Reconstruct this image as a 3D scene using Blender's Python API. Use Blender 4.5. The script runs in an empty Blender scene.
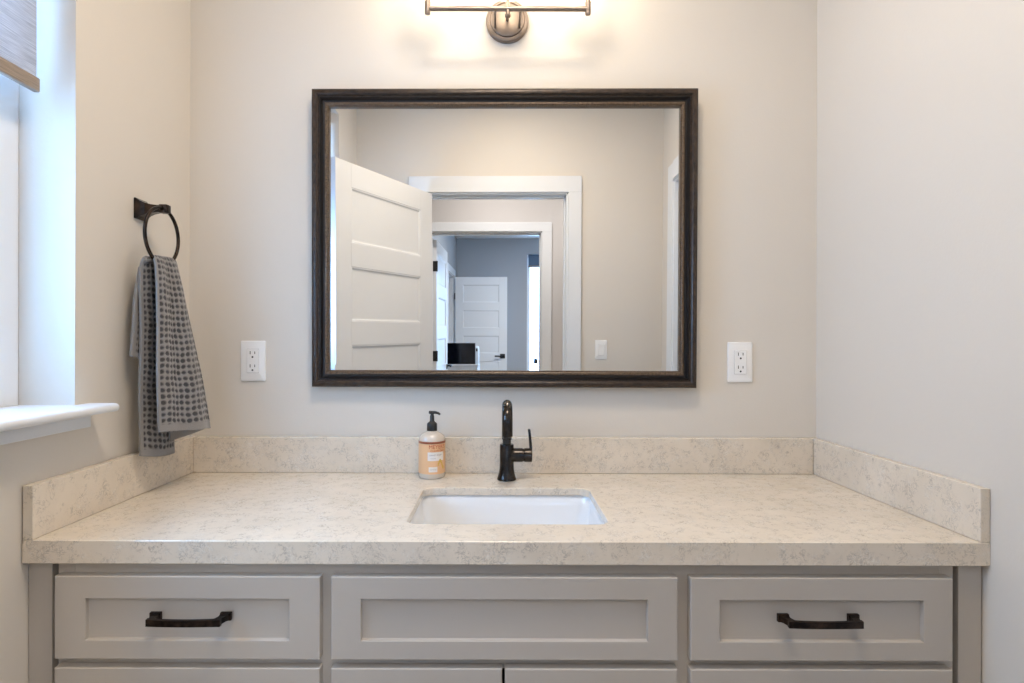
import bpy, bmesh, math, random
from mathutils import Vector, Matrix
random.seed(7)
S = bpy.context.scene
COL = S.collection
PI = math.pi
F = 566.0                      # focal length in pixels of a 1024 wide frame
CAMD, CAMZ = 1.607, 1.265      # camera distance from the mirror wall, camera height

# ------------------------------------------------------------------ camera, world, exposure
cam = bpy.data.cameras.new('camera'); camo = bpy.data.objects.new('camera', cam); COL.objects.link(camo)
cam.sensor_width = 36.0; cam.lens = F/1024*36
cam.shift_x = 12/1024; cam.shift_y = 1.5/1024
cam.clip_start = 0.02
camo.location = (0, -CAMD, CAMZ)
camo.rotation_euler = (Matrix.Rotation(PI/2, 3, 'X') @ Matrix.Rotation(math.radians(0.16), 3, 'Z')).to_euler()
S.camera = camo
S.view_settings.view_transform = 'Standard'; S.view_settings.look = 'None'
S.view_settings.gamma = 1.0; S.view_settings.use_curve_mapping = False
S.view_settings.exposure = 0.40
W = bpy.data.worlds.new('sky'); S.world = W; W.use_nodes = True
bg = W.node_tree.nodes['Background']; bg.inputs[0].default_value = (0.31, 0.58, 1.0, 1); bg.inputs[1].default_value = 10.8

def area(name, loc, rot, sx, sy, power, color, spread=PI):
    l = bpy.data.lights.new(name, 'AREA'); l.shape = 'RECTANGLE'; l.size = sx; l.size_y = sy
    l.energy = power; l.color = color; l.spread = spread
    o = bpy.data.objects.new(name, l); o.location = loc; o.rotation_euler = rot; COL.objects.link(o); return o
def disc(name, loc, d, power, color):
    l = bpy.data.lights.new(name, 'AREA'); l.shape = 'DISK'; l.size = d; l.energy = power; l.color = color
    o = bpy.data.objects.new(name, l); o.location = loc; COL.objects.link(o); return o
WARM = (1.0, 0.80, 0.58); NEUT = (1.0, 0.90, 0.78); DAY = (0.62, 0.80, 1.0)
# daylight in the two window openings (sky light), unseen ceiling fill lights added in bathroom, hall and bedroom
pa = area('window_portal', (-1.06, -0.927, 1.79), (0, -PI/2, 0), 1.30, 0.98, 1, DAY); pa.data.cycles.is_portal = True
pb = area('bedroom_window_portal', (.667, -7.49, 1.48), (PI/2, 0, 0), .76, 2.05, 1, DAY); pb.data.cycles.is_portal = True
CEIL = 2.75
FILL_LAMPS = [(0.02, -0.95, 12.0, (1.0, 0.84, 0.67), 'bathroom'), (-0.1, -2.55, 11, (1.0, 0.93, 0.88), 'hallway'),
         (0.6, -5.0, 42, (1.0, 0.94, 0.86), 'bedroom'), (0.9, -2.55, 8, (1.0, 0.93, 0.88), 'hallway')]
for (lx, ly, p, c, r) in FILL_LAMPS:
    disc('fill', (lx, ly, CEIL-(0.09 if r == 'bathroom' else 0.03)), 0.42 if r == 'bathroom' else 0.15, p, c)
# the bulbs of the vanity light emit from their own mesh (see vanity light)
BULB_STRENGTH = 4.8

# ------------------------------------------------------------------ materials
def mat(name, color, rough=0.5, metal=0.0, spec=0.5, coat=0.0):
    m = bpy.data.materials.new(name); m.use_nodes = True
    b = m.node_tree.nodes['Principled BSDF']
    b.inputs['Base Color'].default_value = (*color, 1); b.inputs['Roughness'].default_value = rough
    b.inputs['Metallic'].default_value = metal; b.inputs['Specular IOR Level'].default_value = spec
    b.inputs['Coat Weight'].default_value = coat
    return m
def N(m, t, **k):
    n = m.node_tree.nodes.new(t)
    for a, v in k.items(): setattr(n, a, v)
    return n
def L(m, a, b): m.node_tree.links.new(a, b)
def P(m): return m.node_tree.nodes['Principled BSDF']
def srgb(r, g, b):
    f = lambda c: (c/255/12.92) if c/255 <= .04045 else ((c/255+.055)/1.055)**2.4
    return (f(r), f(g), f(b))
def texco(m, scale=(1, 1, 1)):
    t = N(m, 'ShaderNodeTexCoord'); mp = N(m, 'ShaderNodeMapping'); mp.inputs['Scale'].default_value = scale
    L(m, t.outputs['Object'], mp.inputs['Vector']); return mp.outputs['Vector']
def noise(m, v, scale, detail=4, rough=.5, dist=0):
    n = N(m, 'ShaderNodeTexNoise'); n.inputs['Scale'].default_value = scale; n.inputs['Detail'].default_value = detail
    n.inputs['Roughness'].default_value = rough; n.inputs['Distortion'].default_value = dist
    L(m, v, n.inputs['Vector']); return n.outputs['Fac']
def ramp(m, f, stops):
    r = N(m, 'ShaderNodeValToRGB'); e = r.color_ramp.elements
    while len(e) < len(stops): e.new(.5)
    for i, (p, c) in enumerate(stops):
        e[i].position = p; e[i].color = (*c, 1) if len(c) == 3 else c
    L(m, f, r.inputs['Fac']); return r.outputs['Color']
def mixc(m, f, a, b, mode='MIX'):
    n = N(m, 'ShaderNodeMix', data_type='RGBA', blend_type=mode)
    for sock, v in ((n.inputs['Factor'], f), (n.inputs['A'], a), (n.inputs['B'], b)):
        if isinstance(v, (float, int)): sock.default_value = v
        elif isinstance(v, tuple): sock.default_value = (*v, 1)
        else: L(m, v, sock)
    return n.outputs['Result']
def bump(m, h, strength, dist):
    b = N(m, 'ShaderNodeBump'); b.inputs['Strength'].default_value = strength; b.inputs['Distance'].default_value = dist
    L(m, h, b.inputs['Height']); L(m, b.outputs['Normal'], P(m).inputs['Normal'])

def paint(name, col, rough=.55):
    m = mat(name, col, rough, spec=.3); v = texco(m)
    f = noise(m, v, 2.2, 3); L(m, mixc(m, f, tuple(c*.975 for c in col), tuple(min(1, c*1.02) for c in col)), P(m).inputs['Base Color'])
    bump(m, noise(m, v, 160, 3), .12, .002)
    return m
M = {}
M['wall'] = paint('greige_wall_paint', (0.70, 0.657, 0.592))
M['bluewall'] = paint('blue_grey_wall_paint', (0.43, 0.43, 0.43))
M['hallwall'] = paint('hall_wall_paint', (0.60, 0.58, 0.57))
M['ceiling'] = paint('white_ceiling_paint', (0.86, 0.86, 0.85), .8)
M['white'] = mat('white_trim_paint', (0.75, 0.775, 0.80), .32)
M['vinyl'] = mat('white_vinyl', (0.82, 0.83, 0.84), .35)
M['plastic'] = mat('white_plastic', (0.86, 0.86, 0.85), .28)
M['slot'] = mat('dark_slot', (0.03, 0.03, 0.03), .6)
M['cab'] = mat('grey_lacquer', (0.475, 0.437, 0.392), .38)
v = texco(M['cab'], (1, 1, 1)); bump(M['cab'], noise(M['cab'], v, 240, 2), .05, .001)
M['cabdark'] = mat('cabinet_interior', (0.10, 0.085, 0.075), .7)
M['black'] = mat('black_matte', (0.012, 0.012, 0.013), .4)
M['blackpl'] = mat('black_plastic', (0.012, 0.012, 0.012), .3)
M['screen'] = mat('black_glass', (0.004, 0.005, 0.010), .08)
M['ceramic'] = mat('white_ceramic', (0.86, 0.87, 0.88), .07, coat=.5)
M['chrome'] = mat('brushed_nickel', (0.30, 0.25, 0.215), .40, 1)
M['mirror'] = mat('mirror_silver', (0.88, 0.885, 0.88), .0, 1)
# oil rubbed bronze, almost black with brown rubbed through
def orb(name, dark, light, rough):
    m = mat(name, dark, rough, .85); v = texco(m)
    L(m, ramp(m, noise(m, v, 45, 4, .6), [(.42, dark), (.72, light)]), P(m).inputs['Base Color'])
    return m
M['bronze'] = orb('oil_rubbed_bronze', (0.016, 0.013, 0.012), (0.075, 0.048, 0.034), .24)
M['faucet'] = orb('dark_bronze_tap_metal', (0.034, 0.031, 0.030), (0.075, 0.064, 0.054), .17)
# mirror frame wood
def wood(name, a, b, rough, sc):
    m = mat(name, a, rough, .15); v = texco(m, sc)
    L(m, ramp(m, noise(m, v, 9, 6, .65, .4), [(.35, a), (.75, b)]), P(m).inputs['Base Color'])
    bump(m, noise(m, v, 14, 5), .25, .002); return m
M['framebrown'] = wood('dark_stained_frame', (0.016, 0.011, 0.008), (0.075, 0.048, 0.032), .33, (6, 40, 6))
M['frameblack'] = wood('black_frame_cove', (0.004, 0.003, 0.003), (0.014, 0.010, 0.008), .3, (6, 40, 6))
M['framegold'] = wood('worn_bronze_frame_lip', (0.05, 0.030, 0.017), (0.22, 0.15, 0.09), .35, (25, 60, 25))
# quartz
m = mat('speckled_quartz', (0.6, .55, .48), .16, coat=.25); M['quartz'] = m
v = texco(m)
base = ramp(m, noise(m, v, 7, 5, .6), [(.3, (0.69, 0.61, 0.50)), (.7, (0.78, 0.70, 0.59))])
def ridge(scale, dist, lo, hi, off):
    mp = N(m, 'ShaderNodeMapping'); mp.inputs['Location'].default_value = off; L(m, v, mp.inputs['Vector'])
    f = noise(m, mp.outputs['Vector'], scale, 5, .62, dist)
    s = N(m, 'ShaderNodeMath', operation='SUBTRACT'); L(m, f, s.inputs[0]); s.inputs[1].default_value = .5
    a = N(m, 'ShaderNodeMath', operation='ABSOLUTE'); L(m, s.outputs[0], a.inputs[0])
    return ramp(m, a.outputs[0], [(lo, (1, 1, 1)), (hi, (0, 0, 0))])
def mul(a, b, k=1.0):
    x = N(m, 'ShaderNodeMath', operation='MULTIPLY'); L(m, a, x.inputs[0]); L(m, b, x.inputs[1])
    y = N(m, 'ShaderNodeMath', operation='MULTIPLY'); L(m, x.outputs[0], y.inputs[0]); y.inputs[1].default_value = k
    return y.outputs[0]
gate = ramp(m, noise(m, v, 38, 3, .6), [(.46, (0, 0, 0)), (.60, (1, 1, 1))])
gate2 = ramp(m, noise(m, v, 26, 3, .6, .5), [(.48, (0, 0, 0)), (.66, (1, 1, 1))])
c = mixc(m, mul(ridge(50, 1.4, .004, .030, (0, 0, 0)), gate, .62), base, (0.30, 0.275, 0.245))
c = mixc(m, mul(ridge(80, 2.0, .004, .040, (3, 1, 2)), gate2, .5), c, (0.38, 0.36, 0.335))
c = mixc(m, mul(ridge(34, 1.8, .003, .035, (7, 4, 2)), gate2, .5), c, (0.82, 0.80, 0.75))
spk = ramp(m, noise(m, v, 210, 2, .5), [(.30, (1, 1, 1)), (.40, (0, 0, 0))])
c = mixc(m, mul(spk, gate, .5), c, (0.42, 0.33, 0.24))
L(m, c, P(m).inputs['Base Color'])
# floors
m = mat('oak_plank_floor', (0.4, .3, .2), .4); M['floor'] = m
v = texco(m); br = N(m, 'ShaderNodeTexBrick'); L(m, v, br.inputs['Vector'])
br.inputs['Scale'].default_value = 1; br.inputs['Brick Width'].default_value = 1.3; br.inputs['Row Height'].default_value = .15
br.inputs['Mortar Size'].default_value = .002
br.inputs['Color1'].default_value = (.42, .34, .26, 1); br.inputs['Color2'].default_value = (.36, .28, .21, 1); br.inputs['Mortar'].default_value = (.1, .08, .06, 1)
L(m, br.outputs['Color'], P(m).inputs['Base Color'])
m = mat('grey_floor_tile', (0.5, .5, .5), .35); M['tile'] = m
v = texco(m); br = N(m, 'ShaderNodeTexBrick'); L(m, v, br.inputs['Vector'])
br.inputs['Scale'].default_value = 1; br.inputs['Brick Width'].default_value = .6; br.inputs['Row Height'].default_value = .3
br.inputs['Mortar Size'].default_value = .003
br.inputs['Color1'].default_value = (.50, .48, .46, 1); br.inputs['Color2'].default_value = (.46, .44, .42, 1); br.inputs['Mortar'].default_value = (.3, .3, .3, 1)
L(m, br.outputs['Color'], P(m).inputs['Base Color'])
# clear window / shade glass: thin pane, fresnel mix of see-through and reflection
def pane_glass(name, tint, extra=0.0):
    m = bpy.data.materials.new(name); m.use_nodes = True; nt = m.node_tree; nt.nodes.clear()
    o = nt.nodes.new('ShaderNodeOutputMaterial'); mx = nt.nodes.new('ShaderNodeMixShader')
    t = nt.nodes.new('ShaderNodeBsdfTransparent'); t.inputs[0].default_value = (*tint, 1)
    g = nt.nodes.new('ShaderNodeBsdfGlossy'); g.inputs['Roughness'].default_value = .02
    lw = nt.nodes.new('ShaderNodeLayerWeight'); pw = nt.nodes.new('ShaderNodeMath'); pw.operation = 'POWER'; pw.inputs[1].default_value = 4.5
    fr = nt.nodes.new('ShaderNodeMath'); fr.operation = 'MULTIPLY_ADD'; fr.inputs[1].default_value = .55; fr.inputs[2].default_value = .035
    nt.links.new(lw.outputs['Facing'], pw.inputs[0]); nt.links.new(pw.outputs[0], fr.inputs[0])
    nt.links.new(fr.outputs[0], mx.inputs[0]); nt.links.new(t.outputs[0], mx.inputs[1]); nt.links.new(g.outputs[0], mx.inputs[2])
    nt.links.new(mx.outputs[0], o.inputs[0]); return m
M['glass'] = pane_glass('window_glass', (.97, .98, .98))
# roller shade fabric: linen weave that lets some daylight through
m = mat('linen_shade_fabric', (.50, .52, .55), .9); M['shade'] = m
v = texco(m, (3, 3, 160)); f = noise(m, v, 6, 4, .6)
cc = ramp(m, f, [(.3, (.38, .40, .44)), (.7, (.78, .80, .84))]); L(m, cc, P(m).inputs['Base Color'])
tr = N(m, 'ShaderNodeBsdfTranslucent'); L(m, cc, tr.inputs[0]); mx = N(m, 'ShaderNodeMixShader'); mx.inputs[0].default_value = .35
L(m, P(m).outputs[0], mx.inputs[1]); L(m, tr.outputs[0], mx.inputs[2]); L(m, mx.outputs[0], m.node_tree.nodes['Material Output'].inputs[0])
bump(m, f, .3, .002)
M['shadebar'] = wood('taupe_fabric_wrapped_bar', (0.24, 0.19, 0.15), (0.44, 0.36, 0.29), .7, (8, 2, 90))
def emis(name, col, s):
    m = bpy.data.materials.new(name); m.use_nodes = True; nt = m.node_tree; nt.nodes.clear()
    o = nt.nodes.new('ShaderNodeOutputMaterial'); e = nt.nodes.new('ShaderNodeEmission')
    e.inputs[0].default_value = (*col, 1); e.inputs[1].default_value = s; nt.links.new(e.outputs[0], o.inputs[0]); return m
M['bulb'] = emis('lit_opal_glass', (1.0, .83, .63), BULB_STRENGTH)
M['lens'] = emis('fill_lens', (1.0, .90, .78), 2.5)  # glowing lens of the added ceiling fill lights
# towel
m = mat('charcoal_waffle_cotton', (.2, .2, .2), .95, spec=.15); M['towel'] = m
at = N(m, 'ShaderNodeAttribute'); at.attribute_name = 'pit_shade'
c = mixc(m, at.outputs['Fac'], (0.055, 0.056, 0.062), (0.26, 0.25, 0.245))  # shade of the waffle pits painted into the colour, ridges lighter
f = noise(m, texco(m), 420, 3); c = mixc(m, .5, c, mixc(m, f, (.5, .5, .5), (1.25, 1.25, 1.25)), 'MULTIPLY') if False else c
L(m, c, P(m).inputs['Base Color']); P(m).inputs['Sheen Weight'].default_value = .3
bump(m, f, .6, .0015)
# soap
M['soapbody'] = mat('clear_soap_bottle', (.66, .58, .49), .12, coat=.5)
M['label'] = mat('peach_label', (.82, .50, .27), .45)
M['labelwhite'] = mat('white_label_panel', (.85, .80, .75), .5)
M['labelred'] = mat('red_orange_label_ink', (.50, .07, .02), .5)
M['labelyel'] = mat('yellow_label_ink', (.72, .45, .08), .5)
M['labelgrey'] = mat('grey_label_ink', (.35, .28, .25), .5)
M['labelband'] = mat('brown_label_band', (.30, .085, .035), .45)
M['sidewhite'] = mat('pale_blue_white_plastic', (.70, .80, .90), .3)

# ------------------------------------------------------------------ mesh helpers
def finish(bm, name, m, parent=None, smooth=False, mods=None, loc=None):
    bmesh.ops.recalc_face_normals(bm, faces=bm.faces)
    me = bpy.data.meshes.new(name); bm.to_mesh(me); bm.free()
    ms = m if isinstance(m, (list, tuple)) else [m]
    for x in ms: me.materials.append(x)
    if smooth:
        for p in me.polygons: p.use_smooth = True
        if smooth != 'all': me.set_sharp_from_angle(angle=math.radians(smooth if isinstance(smooth, (int, float)) and smooth > 1 else 35))
    o = bpy.data.objects.new(name, me); COL.objects.link(o)
    if parent: o.parent = parent
    if loc: o.location = loc
    return o
def B(): return bmesh.new()
def box(bm, x0, x1, y0, y1, z0, z1, bev=0.0, seg=2):
    t = bmesh.new()
    bmesh.ops.create_cube(t, size=1)
    for v in t.verts:
        v.co = Vector(((x0+x1)/2 + v.co.x*(x1-x0), (y0+y1)/2 + v.co.y*(y1-y0), (z0+z1)/2 + v.co.z*(z1-z0)))
    if bev > 0: bmesh.ops.bevel(t, geom=t.edges[:], offset=bev, segments=seg, profile=.5, affect='EDGES')
    merge(bm, t)
def merge(bm, t, mtx=None, mi=0):
    mp = {}
    for v in t.verts: mp[v] = bm.verts.new(mtx @ v.co if mtx else v.co)
    for f in t.faces:
        try:
            g = bm.faces.new([mp[v] for v in f.verts]); g.material_index = mi
        except ValueError: pass
    t.free()
def lathe(bm, prof, n=32, mtx=None, cap=True):
    # prof: list of (r, z)
    t = bmesh.new(); rings = []
    for (r, z) in prof:
        rings.append([t.verts.new((r*math.cos(2*PI*k/n), r*math.sin(2*PI*k/n), z)) for k in range(n)])
    for a, b in zip(rings, rings[1:]):
        for k in range(n): t.faces.new((a[k], a[(k+1) % n], b[(k+1) % n], b[k]))
    if cap: t.faces.new(rings[0][::-1]); t.faces.new(rings[-1])
    merge(bm, t, mtx)
def tube(bm, pts, r, n=16, cap=True, closed=False):
    pts = [Vector(p) for p in pts]; rs = r if isinstance(r, list) else [r]*len(pts)
    rings = []; up = None; m = len(pts)
    for i, p in enumerate(pts):
        if closed: d = (pts[(i+1) % m]-pts[i-1]).normalized()
        else: d = (pts[min(i+1, m-1)]-pts[max(i-1, 0)]).normalized()
        if up is None:
            up = Vector((0, 0, 1)) if abs(d.z) < .9 else Vector((1, 0, 0))
        a = (up - d*up.dot(d)).normalized(); b = d.cross(a); up = a
        rings.append([bm.verts.new(p + (a*math.cos(2*PI*k/n)+b*math.sin(2*PI*k/n))*rs[i]) for k in range(n)])
    prs = list(zip(rings, rings[1:])) + ([(rings[-1], rings[0])] if closed else [])
    for a, b in prs:
        for k in range(n): bm.faces.new((a[k], a[(k+1) % n], b[(k+1) % n], b[k]))
    if cap and not closed: bm.faces.new(rings[0][::-1]); bm.faces.new(rings[-1])
def rrect(x0, x1, y0, y1, r, n=6):
    out = []
    for (cx, cy, a0) in ((x1-r, y1-r, 0), (x0+r, y1-r, PI/2), (x0+r, y0+r, PI), (x1-r, y0+r, 1.5*PI)):
        for k in range(n+1):
            a = a0+PI/2*k/n; out.append((cx+r*math.cos(a), cy+r*math.sin(a)))
    return out
def loops(bm, ls, cap0=False, cap1=False):
    R = [[bm.verts.new(p) for p in l] for l in ls]; n = len(R[0])
    for a, b in zip(R, R[1:]):
        for k in range(n): bm.faces.new((a[k], a[(k+1) % n], b[(k+1) % n], b[k]))
    if cap0: bm.faces.new(R[0][::-1])
    if cap1: bm.faces.new(R[-1])
    return R
def tag(o, label=None, cat=None, group=None, kind=None):
    if label: o['label'] = label
    if cat: o['category'] = cat
    if group: o['group'] = group
    if kind: o['kind'] = kind
    return o
def thing(name, label, cat, loc=(0, 0, 0), rot=(0, 0, 0), group=None, kind=None):
    o = bpy.data.objects.new(name, None); o.empty_display_size = .05; COL.objects.link(o)
    o.location = loc; o.rotation_euler = rot
    return tag(o, label, cat, group, kind)
def struct(name, bm, m, label=None, cat=None, smooth=False, parent=None):
    o = finish(bm, name, m, parent, smooth)
    if not parent: tag(o, label, cat, None, 'structure')
    return o
def text_mesh(body, size):
    cu = bpy.data.curves.new('txt', 'FONT'); cu.body = body; cu.size = size; cu.align_x = 'CENTER'; cu.align_y = 'CENTER'
    o = bpy.data.objects.new('txt', cu); COL.objects.link(o)
    dg = bpy.context.evaluated_depsgraph_get(); me = bpy.data.meshes.new_from_object(o.evaluated_get(dg))
    t = bmesh.new(); t.from_mesh(me); bpy.data.objects.remove(o); bpy.data.meshes.remove(me)
    return t
def wall_with_holes(bm, axis, c0, c1, a0, a1, z0, z1, holes):
    # slab between c0..c1 on the given axis ('x' or 'y'); a = the other horizontal axis; holes = [(a0,a1,z0,z1)]
    A = sorted({a0, a1, *[h[0] for h in holes], *[h[1] for h in holes]}); Z = sorted({z0, z1, *[h[2] for h in holes], *[h[3] for h in holes]})
    cell = {}
    for i in range(len(A)-1):
        for j in range(len(Z)-1):
            am, zm = (A[i]+A[i+1])/2, (Z[j]+Z[j+1])/2
            cell[i, j] = not any(h[0] < am < h[1] and h[2] < zm < h[3] for h in holes)
    V = {}
    def vt(i, j, c):
        k = (i, j, c)
        if k not in V: V[k] = bm.verts.new((c, A[i], Z[j]) if axis == 'x' else (A[i], c, Z[j]))
        return V[k]
    for (i, j), s in cell.items():
        if not s: continue
        for c in (c0, c1): bm.faces.new([vt(i, j, c), vt(i+1, j, c), vt(i+1, j+1, c), vt(i, j+1, c)])
        for (di, dj, p, q) in ((-1, 0, (i, j), (i, j+1)), (1, 0, (i+1, j), (i+1, j+1)), (0, -1, (i, j), (i+1, j)), (0, 1, (i, j+1), (i+1, j+1))):
            if not cell.get((i+di, j+dj), False):
                bm.faces.new([vt(*p, c0), vt(*q, c0), vt(*q, c1), vt(*p, c1)])

# ------------------------------------------------------------------ the rooms
XL, XR = -0.881, 0.898          # bathroom side walls
YR = -1.766                     # bathroom rear wall (seen in the mirror)
YH = -3.253                     # far hallway wall
YB = -7.333                     # far bedroom wall
BXL, BXR = -0.82, 2.6           # bedroom side walls
HXL, HXR = -2.2, 2.2
T = 0.115
HEAD = 2.117; CAS = 0.094

b = B(); box(b, XL-.25, XR+T, 0, .12, 0, CEIL); struct('wall_back', b, M['wall'], 'greige painted wall behind the framed mirror', 'wall')
WIN = (-1.42, -0.434, 1.117, 2.45)
b = B(); wall_with_holes(b, 'x', XL-.17, XL, YR-T, 0, 0, CEIL, [WIN]); struct('wall_left', b, M['wall'], 'greige wall with the window and the towel ring', 'wall')
D2 = (-1.50, -0.80)
b = B(); wall_with_holes(b, 'x', XR, XR+T, YR-T, 0, 0, CEIL, [(D2[0], D2[1], 0, HEAD)]); struct('wall_right', b, M['wall'], 'plain greige wall at the right end of the counter', 'wall')
D1 = (-0.478, 0.370)
b = B(); wall_with_holes(b, 'y', YR-T, YR, XL, XR+.05, 0, CEIL, [(D1[0], D1[1], 0, HEAD)]); struct('wall_rear', b, M['wall'], 'beige wall with a white cased doorway, seen in the mirror', 'wall')
b = B(); box(b, XL-.17, XR+T, YR-T/2, .12, -.1, 0); struct('floor', b, M['tile'], 'grey tiled bathroom floor', 'floor')
b = B(); box(b, XL-.17, XR+T, YR-T/2, .12, CEIL, CEIL+.1); struct('ceiling', b, M['ceiling'], 'white bathroom ceiling', 'ceiling')
# hall
b = B(); box(b, HXL, HXR, YH-T/2, YR-T/2, -.1, 0); struct('floor_hall', b, M['floor'], 'oak plank hallway floor', 'floor')
b = B(); box(b, HXL, HXR, YH-T/2, YR-T/2, CEIL, CEIL+.1); struct('ceiling_hall', b, M['ceiling'], 'white hallway ceiling', 'ceiling')
b = B(); box(b, HXL-.1, HXL, YH-T, YR, 0, CEIL); struct('wall_hall_left', b, M['hallwall'], 'left end wall of the hallway', 'wall')
b = B(); box(b, HXR, HXR+.1, YH-T, YR, 0, CEIL); struct('wall_hall_right', b, M['hallwall'], 'right end wall of the hallway', 'wall')
b = B(); box(b, HXL, XL, YR-T, YR, 0, CEIL); struct('wall_hall_near_left', b, M['hallwall'], 'hallway wall left of the bathroom', 'wall')
b = B(); box(b, XR+.06, HXR, YR-T-.001, YR, 0, CEIL); 
struct('wall_hall_near_right', b, M['hallwall'], 'hallway wall right of the bathroom', 'wall')
DH = (-0.672, 0.300)
b = B(); wall_with_holes(b, 'y', YH-T, YH, HXL, HXR, 0, CEIL, [(DH[0], DH[1], 0, HEAD+.032)]); struct('wall_hall', b, M['hallwall'], 'pale hallway wall with the second cased doorway', 'wall')
# bedroom
b = B(); box(b, BXL-T, BXR+T, YB-.15, YH-T/2, -.1, 0); struct('floor_bedroom', b, M['floor'], 'oak plank bedroom floor', 'floor')
b = B(); box(b, BXL-T, BXR+T, YB-.15, YH-T/2, CEIL, CEIL+.1); struct('ceiling_bedroom', b, M['ceiling'], 'white bedroom ceiling', 'ceiling')
WB = (0.285, 1.05, 0.45, 2.51)
b = B(); wall_with_holes(b, 'y', YB-.15, YB, BXL, BXR, 0, CEIL, [WB]); struct('wall_bedroom_far', b, M['bluewall'], 'blue grey far bedroom wall', 'wall')
DB = (-6.83, -6.02)
b = B(); wall_with_holes(b, 'x', BXL-T, BXL, YB-.15, YH-T, 0, CEIL, [(DB[0]-.02, DB[1]+.02, 0, HEAD)]); struct('wall_bedroom_left', b, M['bluewall'], 'blue grey left bedroom wall', 'wall')
b = B(); box(b, BXR, BXR+T, YB-.15, YH-T, 0, CEIL); struct('wall_bedroom_right', b, M['bluewall'], 'blue grey right bedroom wall', 'wall')
b = B(); box(b, BXL-.9, BXL-T-.001-.78, DB[0]-.6, DB[1]+.6, 0, CEIL); struct('wall_closet', b, M['hallwall'], 'wall inside the space beyond the bedroom side door', 'wall')

cx0 = BXL-1.75  # unseen enclosure added so sky light cannot leak in through the open doorway
b = B(); box(b, cx0, BXL-T, DB[0]-.70, DB[0]-.60, 0, CEIL); box(b, cx0, BXL-T, DB[1]+.60, DB[1]+.70, 0, CEIL); struct('wall_closet_blocker', b, M['hallwall'], 'side walls added to shut sky light out of the space beyond the bedroom side door', 'wall')
b = B(); box(b, cx0, BXL-T, DB[0]-.70, DB[1]+.70, CEIL, CEIL+.1); struct('ceiling_closet_blocker', b, M['ceiling'], 'ceiling added to shut sky light out of the space beyond the bedroom side door', 'ceiling')
b = B(); box(b, cx0, BXL-T, DB[0]-.70, DB[1]+.70, -.1, 0); struct('floor_closet_blocker', b, M['floor'], 'floor added to shut sky light out of the space beyond the bedroom side door', 'floor')
b = B(); box(b, XR+T+.03, XR+T+.09, YR-.1, -.4, 0, CEIL); struct('wall_sky_blocker', b, M['hallwall'], 'panel added behind the closed side door to keep sky light out', 'wall')  # unseen panel added to block sky light leaking round the door
# door casings and jambs
def casing(name, axis, c, side, a0, a1, thick, label, both=True, wl=CAS, wr=CAS, HEAD=HEAD, ch=CAS-.006):
    """trim around an opening. c = face coordinate of the wall, side = direction out of the wall, thick = wall thickness"""
    b = B()
    def bx(a, a_, cc, cc_, z, z_, bev=.002):
        lo, hi = min(cc, cc_), max(cc, cc_)
        if axis == 'y': box(b, a, a_, lo, hi, z, z_, bev)
        else: box(b, lo, hi, a, a_, z, z_, bev)
    faces = [(c, side)] + ([(c-side*thick, -side)] if both else [])
    for (cc, s) in faces:
        e = cc+s*.018
        bx(a0-wl, a0+.004, cc, e, 0, HEAD-.006); bx(a1-.004, a1+wr, cc, e, 0, HEAD-.006)
        bx(a0-wl, a1+wr, cc, e, HEAD-.006, HEAD+ch)
    # jamb lining and door stop
    c2 = c-side*thick; lo, hi = c+side*.004, c2-side*.004
    bx(a0-.001, a0+.016, lo, hi, 0, HEAD-.001); bx(a1-.016, a1+.001, lo, hi, 0, HEAD-.001); bx(a0, a1, lo, hi, HEAD-.016, HEAD-.001)
    m0, m1 = c-side*.045, c-side*.080
    bx(a0+.016, a0+.026, m0, m1, 0, HEAD-.016); bx(a1-.026, a1-.016, m0, m1, 0, HEAD-.016); bx(a0+.016, a1-.016, m0, m1, HEAD-.027, HEAD-.016)
    return struct(name, b, M['white'], label, 'trim')
casing('trim_1', 'y', YR, 1, D1[0], D1[1], T, 'white casing of the bathroom doorway, largest in the mirror', wl=.093, wr=.072)
casing('trim_2', 'y', YH, 1, DH[0], DH[1], T, 'white casing of the second doorway across the hall, in the mirror', wr=.076, HEAD=HEAD+.032, ch=.070)
casing('trim_3', 'x', XR, -1, D2[0], D2[1], T, 'white door casing at the right edge of the mirror', both=False)
casing('trim_4', 'x', BXL, 1, DB[0]-.02, DB[1]+.02, T, 'white casing on the left bedroom wall, farthest in the mirror')

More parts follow.
